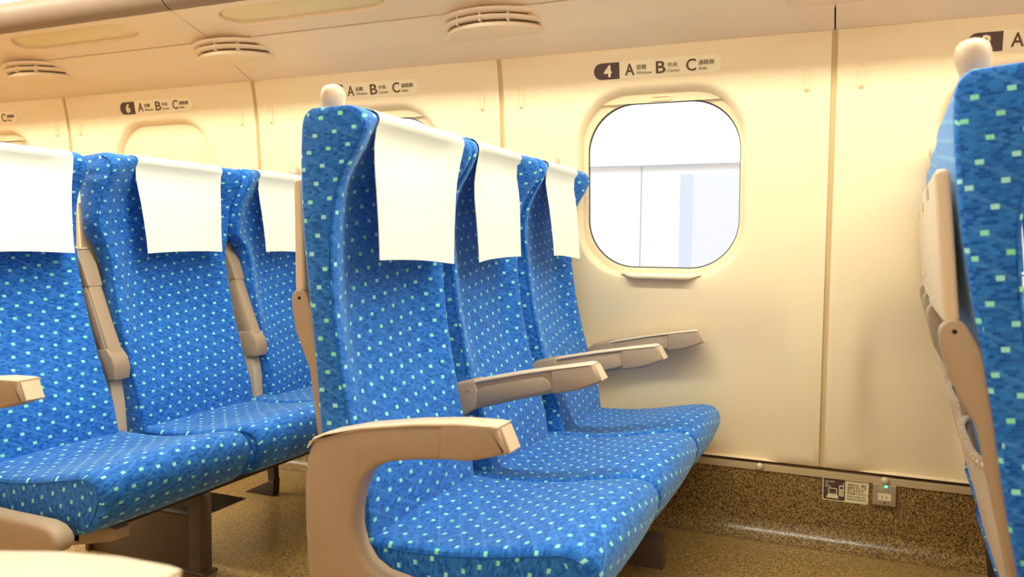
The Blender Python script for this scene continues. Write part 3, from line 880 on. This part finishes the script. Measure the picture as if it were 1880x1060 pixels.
def make_arm(kind, y, w, root, base0, back, raised, ax=0, bdxk=False):
    base = lambda p: (base0(p)[0] + ax, base0(p)[1], base0(p)[2])
    y0, y1 = y - w / 2, y + w / 2
    if kind == 'aisle':
        # C-shaped frame: up the back, forward on top, forward again below the cushion
        ol = [(-.722, .40), (-.7225, .455), (-.719, .500), (-.711, .530), (-.700, .548), (-.675, .559), (-.600, .577), (-.50, .592), (-.42, .599), (-.40, .599),
              (-.40, .543), (-.437, .5395), (-.50, .532), (-.545, .524), (-.575, .513), (-.597, .494), (-.611, .466), (-.620, .425), (-.620, .395), (-.610, .362), (-.592, .338), (-.565, .324), (-.52, .317), (-.43, .315), (-.295, .315), (-.267, .309), (-.251, .297), (-.244, .283), (-.246, .270), (-.258, .259), (-.29, .251), (-.41, .236), (-.52, .223), (-.60, .215), (-.655, .218), (-.690, .236), (-.709, .272), (-.718, .33)]
        m = MB(); m.prism(ol[::-1], y0, y1, .010); fr = m.build('armrest', M['plastic_dk'], root, base, autosharp=60)
        X0, X1, Zt = -.45, -.345, lambda x: .600 if x > -.44 else .600
        tip = [(-.452, .541), (-.452, .598), (-.42, .6035), (-.36, .6045), (-.3465, .6035), (-.331, .566), (-.334, .561), (-.40, .542)]
        m = MB(); m.prism(tip[::-1], y0 - .003, y1 + .003, .007); tp = m.build('armrest_tip', M['plastic_dk'], fr, base, autosharp=60)
        m = MB(); cap = [(-.347, .6005), (-.342, .6015), (-.3255, .566), (-.330, .562)]
        m.prism(cap[::-1], y0 + .003, y1 - .003, .001); m.build('end_cap', M['plastic_pad'], fr, base)
        pad = [(-.714, .532), (-.700, .5505), (-.675, .5615), (-.600, .580), (-.50, .596), (-.42, .6045), (-.36, .6065), (-.345, .605), (-.347, .598), (-.42, .597), (-.50, .589), (-.600, .573), (-.675, .553), (-.705, .540)]
        m = MB(); m.prism(pad[::-1], y0 - .0035, y1 + .0035, .004); m.build('arm_pad', M['plastic_pad'], fr, base, autosharp=60)
        return
    # straight arm hinged between two backrests; design: pivot at (-.675,.545), lying forward
    pv = (-.672, .530)
    ang = math.radians(98) if raised and kind != 'wall' else (R(5.2) if bdxk else R(4))
    raised = raised and kind != 'wall'
    ca, sa = math.cos(ang), math.sin(ang)
    def rot(p):
        dx, dz = p[0] - pv[0], p[2] - pv[1]
        q = (pv[0] + dx * ca - dz * sa, p[1], pv[1] + dx * sa + dz * ca)
        return back(q) if raised else base(q)
    ol = [(-.690, .530), (-.688, .548), (-.668, .566), (-.60, .580), (-.50, .594), (-.42, .602), (-.40, .603), (-.40, .555), (-.45, .546), (-.55, .528), (-.63, .511), (-.655, .508), (-.680, .515)]
    m = MB(); m.prism(ol[::-1], y0 + .001, y1 - .001, .008); fr = m.build('armrest', M['plastic_dk'], root, rot, autosharp=60)
    tip = [(-.43, .548), (-.43, .600), (-.40, .6065), (-.345, .611), (-.334, .610), (-.320, .578), (-.323, .571), (-.37, .555)]
    m = MB(); m.prism(tip[::-1], y0 - .002, y1 + .002, .006); m.build('armrest_tip', M['plastic_dk'], fr, rot, autosharp=60)
    m = MB(); cap = [(-.3345, .607), (-.330, .608), (-.3145, .577), (-.319, .573)]
    m.prism(cap[::-1], y0 + .004, y1 - .004, .001); m.build('end_cap', M['plastic_pad'], fr, rot)
    pad = [(-.690, .546), (-.668, .568), (-.60, .583), (-.50, .597), (-.42, .6055), (-.345, .613), (-.334, .611), (-.338, .604), (-.42, .599), (-.50, .590), (-.60, .576), (-.668, .560)]
    m = MB(); m.prism(pad[::-1], y0 - .0025, y1 + .0025, .004); m.build('arm_pad', M['plastic_pad'], fr, rot, autosharp=60)
    # raised inlay on both sides of the bar
    for s_ in (-1, 1):
        yy = y0 if s_ < 0 else y1
        inl = [(-.625, .524), (-.615, .552), (-.595, .566), (-.50, .580), (-.45, .586), (-.437, .578), (-.430, .560), (-.45, .5525), (-.55, .536)]
        m = MB(); m.prism(inl[::-1], yy - .0022, yy + .0022, .0015, 2); m.build('arm_inlay', M['plastic_dk'], fr, rot)
    # collar at the hinge end, knuckle and the bracket it sits on
    colr = [(-.700, .512), (-.700, .552), (-.672, .572), (-.615, .583), (-.607, .560), (-.612, .520), (-.640, .503), (-.672, .500)]
    m = MB(); m.prism(colr[::-1], y0 - .004, y1 + .004, .006); h = m.build('arm_hinge', M['plastic_dk'], fr, rot)
    m = MB(); m.lathe([(.0004, -.0010), (.0020, -.0007), (.0024, .0006)], (-.632, y0 - .0040, .556), 10, axis='y')
    m.build('screw', M['metal_br'], h, rot)
    m = MB()
    for q0, q1 in ((y0 - .003, y0 + .011), (y0 + .016, y1 - .016), (y1 - .011, y1 + .003)):
        m.lathe([(.0004, 0), (.020, 0), (.0225, .002), (.0225, q1 - q0 - .002), (.020, q1 - q0), (.0004, q1 - q0)], (pv[0] - .012, q0, pv[1] - .004), 18, axis='y')
    m.build('hinge_knuckle', M['plastic'], root, back)
    m = MB(); m.prism([(-.705, .30), (-.705, .505), (-.675, .505), (-.668, .44), (-.668, .30)], y0 + .003, y1 - .003, .003); m.build('arm_bracket', M['plastic'], root, back)

M['piping'] = plain('blue_piping', (.008, .09, .38), .7, .2)

def seat_base(xr, ylist, lab, beam, pedal=True, px=-.79):
    r = empty('seat_base', (xr - .55, sum(ylist) / 2, 0), lab, 'seat frame', 'dark frames under the seats')
    o = lambda p: (p[0] + .55, p[1] - sum(ylist) / 2, p[2])
    for x in (-.395, -.64):
        m = MB(); m.box(x - .02, x + .02, beam[0], beam[1], .215, .262); m.build('beam', M['metal_dk'], r, o, flat=True)
    for k, y in enumerate(ylist):
        m = MB(); m.prism([(-.405, 0), (-.405, .215), (-.37, .215), (-.365, .20), (-.365, 0)][::-1], y - .022, y + .022, .003); lg = m.build('leg', M['metal_br'], r, o)
        m = MB(); m.prism([(-.43, 0), (-.43, .045), (-.36, .075), (-.325, .09), (-.295, .085), (-.29, 0)][::-1] if k else [(-.43, 0), (-.43, .01), (-.35, .01), (-.35, 0)], y - .026, y + .026, .003); m.build('foot', M['metal_br'], lg, o)
        m = MB(); m.prism([(-.76, 0), (-.66, .05), (-.63, .06), (-.635, 0)][::-1], y + .03, y + .065, .003)
        m.prism([(-.66, .05), (-.68, .215), (-.64, .215), (-.63, .06)], y + .035, y + .06, .003); m.build('leg', M['metal_dk'], r, o)
    # side plate beside the aisle-side leg, with its rim
    y = ylist[0]
    m = MB(); m.prism([(px, 0), (px, .135), (-.60, .150), (-.40, .150), (-.40, 0)][::-1], y - .006, y + .012, .003); sp = m.build('side_plate', M['metal_br'], r, o)
    m = MB(); m.prism([(px - .01, 0), (px - .01, .14), (px + .005, .14), (px + .005, 0)][::-1], y - .02, y + .014, .003); m.build('plate_flange', M['metal_br'], sp, o)
    m = MB()
    for (x, z) in ((px, .09), (px, .03), (-.385, .05), (-.385, .13)):
        m.lathe([(.0004, -.003), (.004, -.0025), (.005, 0)], (x, y - .022, z), 8, axis='y')
    m.build('screw', M['metal_br'], sp, o)
    # perforated panel between the legs, under the beam
    m = MB()
    for i in range(22):
        x = -.60 + i * .009
        m.box(x, x + .004, y + .02, y + .20, .140, .142)
    for i in range(20):
        yy = y + .02 + i * .009
        m.box(-.60, -.405, yy, yy + .004, .139, .141)
    m.build('perforated_panel', M['mesh'], r, o, flat=True)
    # turning pedal near the aisle
    if not pedal: return r
    m = MB(); m.prism([(-.47, .215), (-.28, .262), (-.262, .258), (-.262, .235), (-.28, .228), (-.47, .185)], -1.30, -1.26, .004)
    pd = m.build('turn_pedal', M['plastic_dk'], r, o)
    m = MB(); m.tube([(-.47, -1.28, .205), (-.49, -1.28, .17), (-.53, -1.28, .15), (-.56, -1.28, .14), (-.60, -1.27, .15)], .016, 8); m.build('pedal_lever', M['metal_dk'], pd, o)
    return r

POS = {3: 'at the right edge of the photo', 4: 'in the centre of the photo', 5: 'at the left of the photo'}
CY = {'C': (-1.135, .215), 'B': (-.700, .208), 'A': (-.265, .207)}
CU = {'C': (-1.1325, .2165), 'B': (-.6880, .2240), 'A': (-.2570, .2040)}
LAY = {   # shift along the train, shift across, recline, shift of the folding arm
    (4, 'C'): (.010, 0, 1.2, 0), (4, 'B'): (.030, 0, 3.0, 0), (4, 'A'): (.050, 0, 4.2, 0),
    (5, 'C'): (0, -.055, 9, 0), (5, 'B'): (.015, .003, 5, -.040), (5, 'A'): (.03, .022, 3.5, .076),
    (3, 'C'): (.066, 0, 5.2, 0), (3, 'B'): (.094, 0, 5.2, 0), (3, 'A'): (.122, 0, 5.2, 0)}
def bank(row, xr, raised):
    grp = 'blue seats of the three-seat rows'
    labs = {
        3: {'C': 'blue aisle seat cut off by the right edge, seen from behind its shoulder', 'B': 'blue middle seat hidden behind the aisle seat at the right edge', 'A': 'blue window seat hidden behind the aisle seat at the right edge'},
        4: {'C': 'big blue aisle seat in the centre of the photo with a C-shaped beige armrest', 'B': 'blue middle seat in the centre row, between the aisle seat and the window seat', 'A': 'blue window seat of the centre row, beside the window below sign 4'},
        5: {'C': 'blue aisle seat at the left edge of the photo, nearest of the left row', 'B': 'blue middle seat of the left row, in front of the pulled-down shade', 'A': 'blue window seat of the left row, partly hidden behind the big centre aisle seat'}}
    cl = {
        3: {'C': 'white headrest cover at the right edge, on the cut-off aisle seat', 'B': 'white headrest cover on the hidden middle seat at the right edge', 'A': 'white headrest cover on the hidden window seat at the right edge'},
        4: {'C': 'largest white headrest cover, on the big aisle seat in the centre', 'B': 'white headrest cover on the middle seat of the centre row', 'A': 'narrow white headrest cover on the window seat beside the window below sign 4'},
        5: {'C': 'white headrest cover at the left edge, on the nearest seat of the left row', 'B': 'white headrest cover on the middle seat of the left row, between two raised armrests', 'A': 'white headrest cover on the left row window seat, partly behind the centre seat'}}
    for L_ in 'CBA':
        dx, dy, rc_, da = LAY[(row, L_)]
        yc, hw = CY[L_]; cy, ch = CU[L_]
        yc += dy; cy += dy
        if row == 5 and L_ == 'B': hw = .250
        if row == 5 and L_ == 'A': hw = .202
        if row == 5 and L_ == 'C': cy += .02
        arms = {'C': [('aisle', -1.375 + dy - yc, .046)], 'B': [('mid', -.908 + da - yc, .046)], 'A': [('mid', -.480 + da - yc, .046), ('wall', -.044 - yc, .040)]}[L_]
        kn = {'C': -.155 - min(0, dy), 'B': 0, 'A': .165}[L_]
        make_seat('train_seat', labs[row][L_], grp, xr + (dx if row == 3 else 0), yc, hw, cy - yc, ch, {'C': (0, .006), 'B': (.035 if row == 5 else .022, .018 if row == 5 else .008), 'A': (.066 if row == 5 else .022, .0)}[L_], R(rc_), arms, kn,
                  {'C': (.012, .165), 'B': ((.012, .163) if row == 5 else (-.035, .145)), 'A': (-.005, .130)}[L_], 1, cl[row][L_], 0 if row == 3 else dx, R(-2.6) if row == 3 else 0, True, raised)
    seat_base(xr + (.12 if row == 3 else 0), [-.93, -.37], {3: 'dark metal seat frame under the seats at the right edge', 4: 'dark metal seat frame under the centre row of seats', 5: 'dark metal seat frame with pedal under the left row of seats'}[row], (-1.30, -.07), True, -.66 if row == 3 else -.79)
bank(4, 0, False)
bank(5, -1.04, True)
bank(3, 1.04, True)
# the near seat across the aisle: only its armrest shows in the bottom left corner
make_seat('train_seat', 'near seat across the aisle, only its beige armrest showing in the bottom left corner', 'blue seats of the two-seat rows', -.03, -2.285, .215, 0, .2165, (0, .022), 0, [('aisle', -.240, .060)], -.155, (.03, .163), -1,
          None, 0, 0, False, False)
seat_base(-.03, [-2.50, -2.10], 'dark metal seat frame under the near seat across the aisle', (-2.5, -2.1), False)

# ------------------------------------------------------------------ light
w = bpy.data.worlds.new('world'); SC.world = w; w.use_nodes = True
bg = w.node_tree.nodes['Background']
bg.inputs[0].default_value = (.97, .98, 1, 1); bg.inputs[1].default_value = 0.95
sun = bpy.data.lights.new('sun', 'SUN'); sun.energy = 0.5; sun.angle = .2
so = bpy.data.objects.new('sun', sun); COL.objects.link(so); so.rotation_euler = (R(38), 0, R(15)); so.location = (0, -4, 6)

vs = SC.view_settings
SC.display_settings.display_device = 'sRGB'
vs.view_transform = 'Standard'; vs.look = 'None'; vs.gamma = 1; vs.use_curve_mapping = False
vs.exposure = 1.08
SC.cycles.max_bounces = 8; SC.cycles.diffuse_bounces = 5
SC.cycles.use_denoising = True
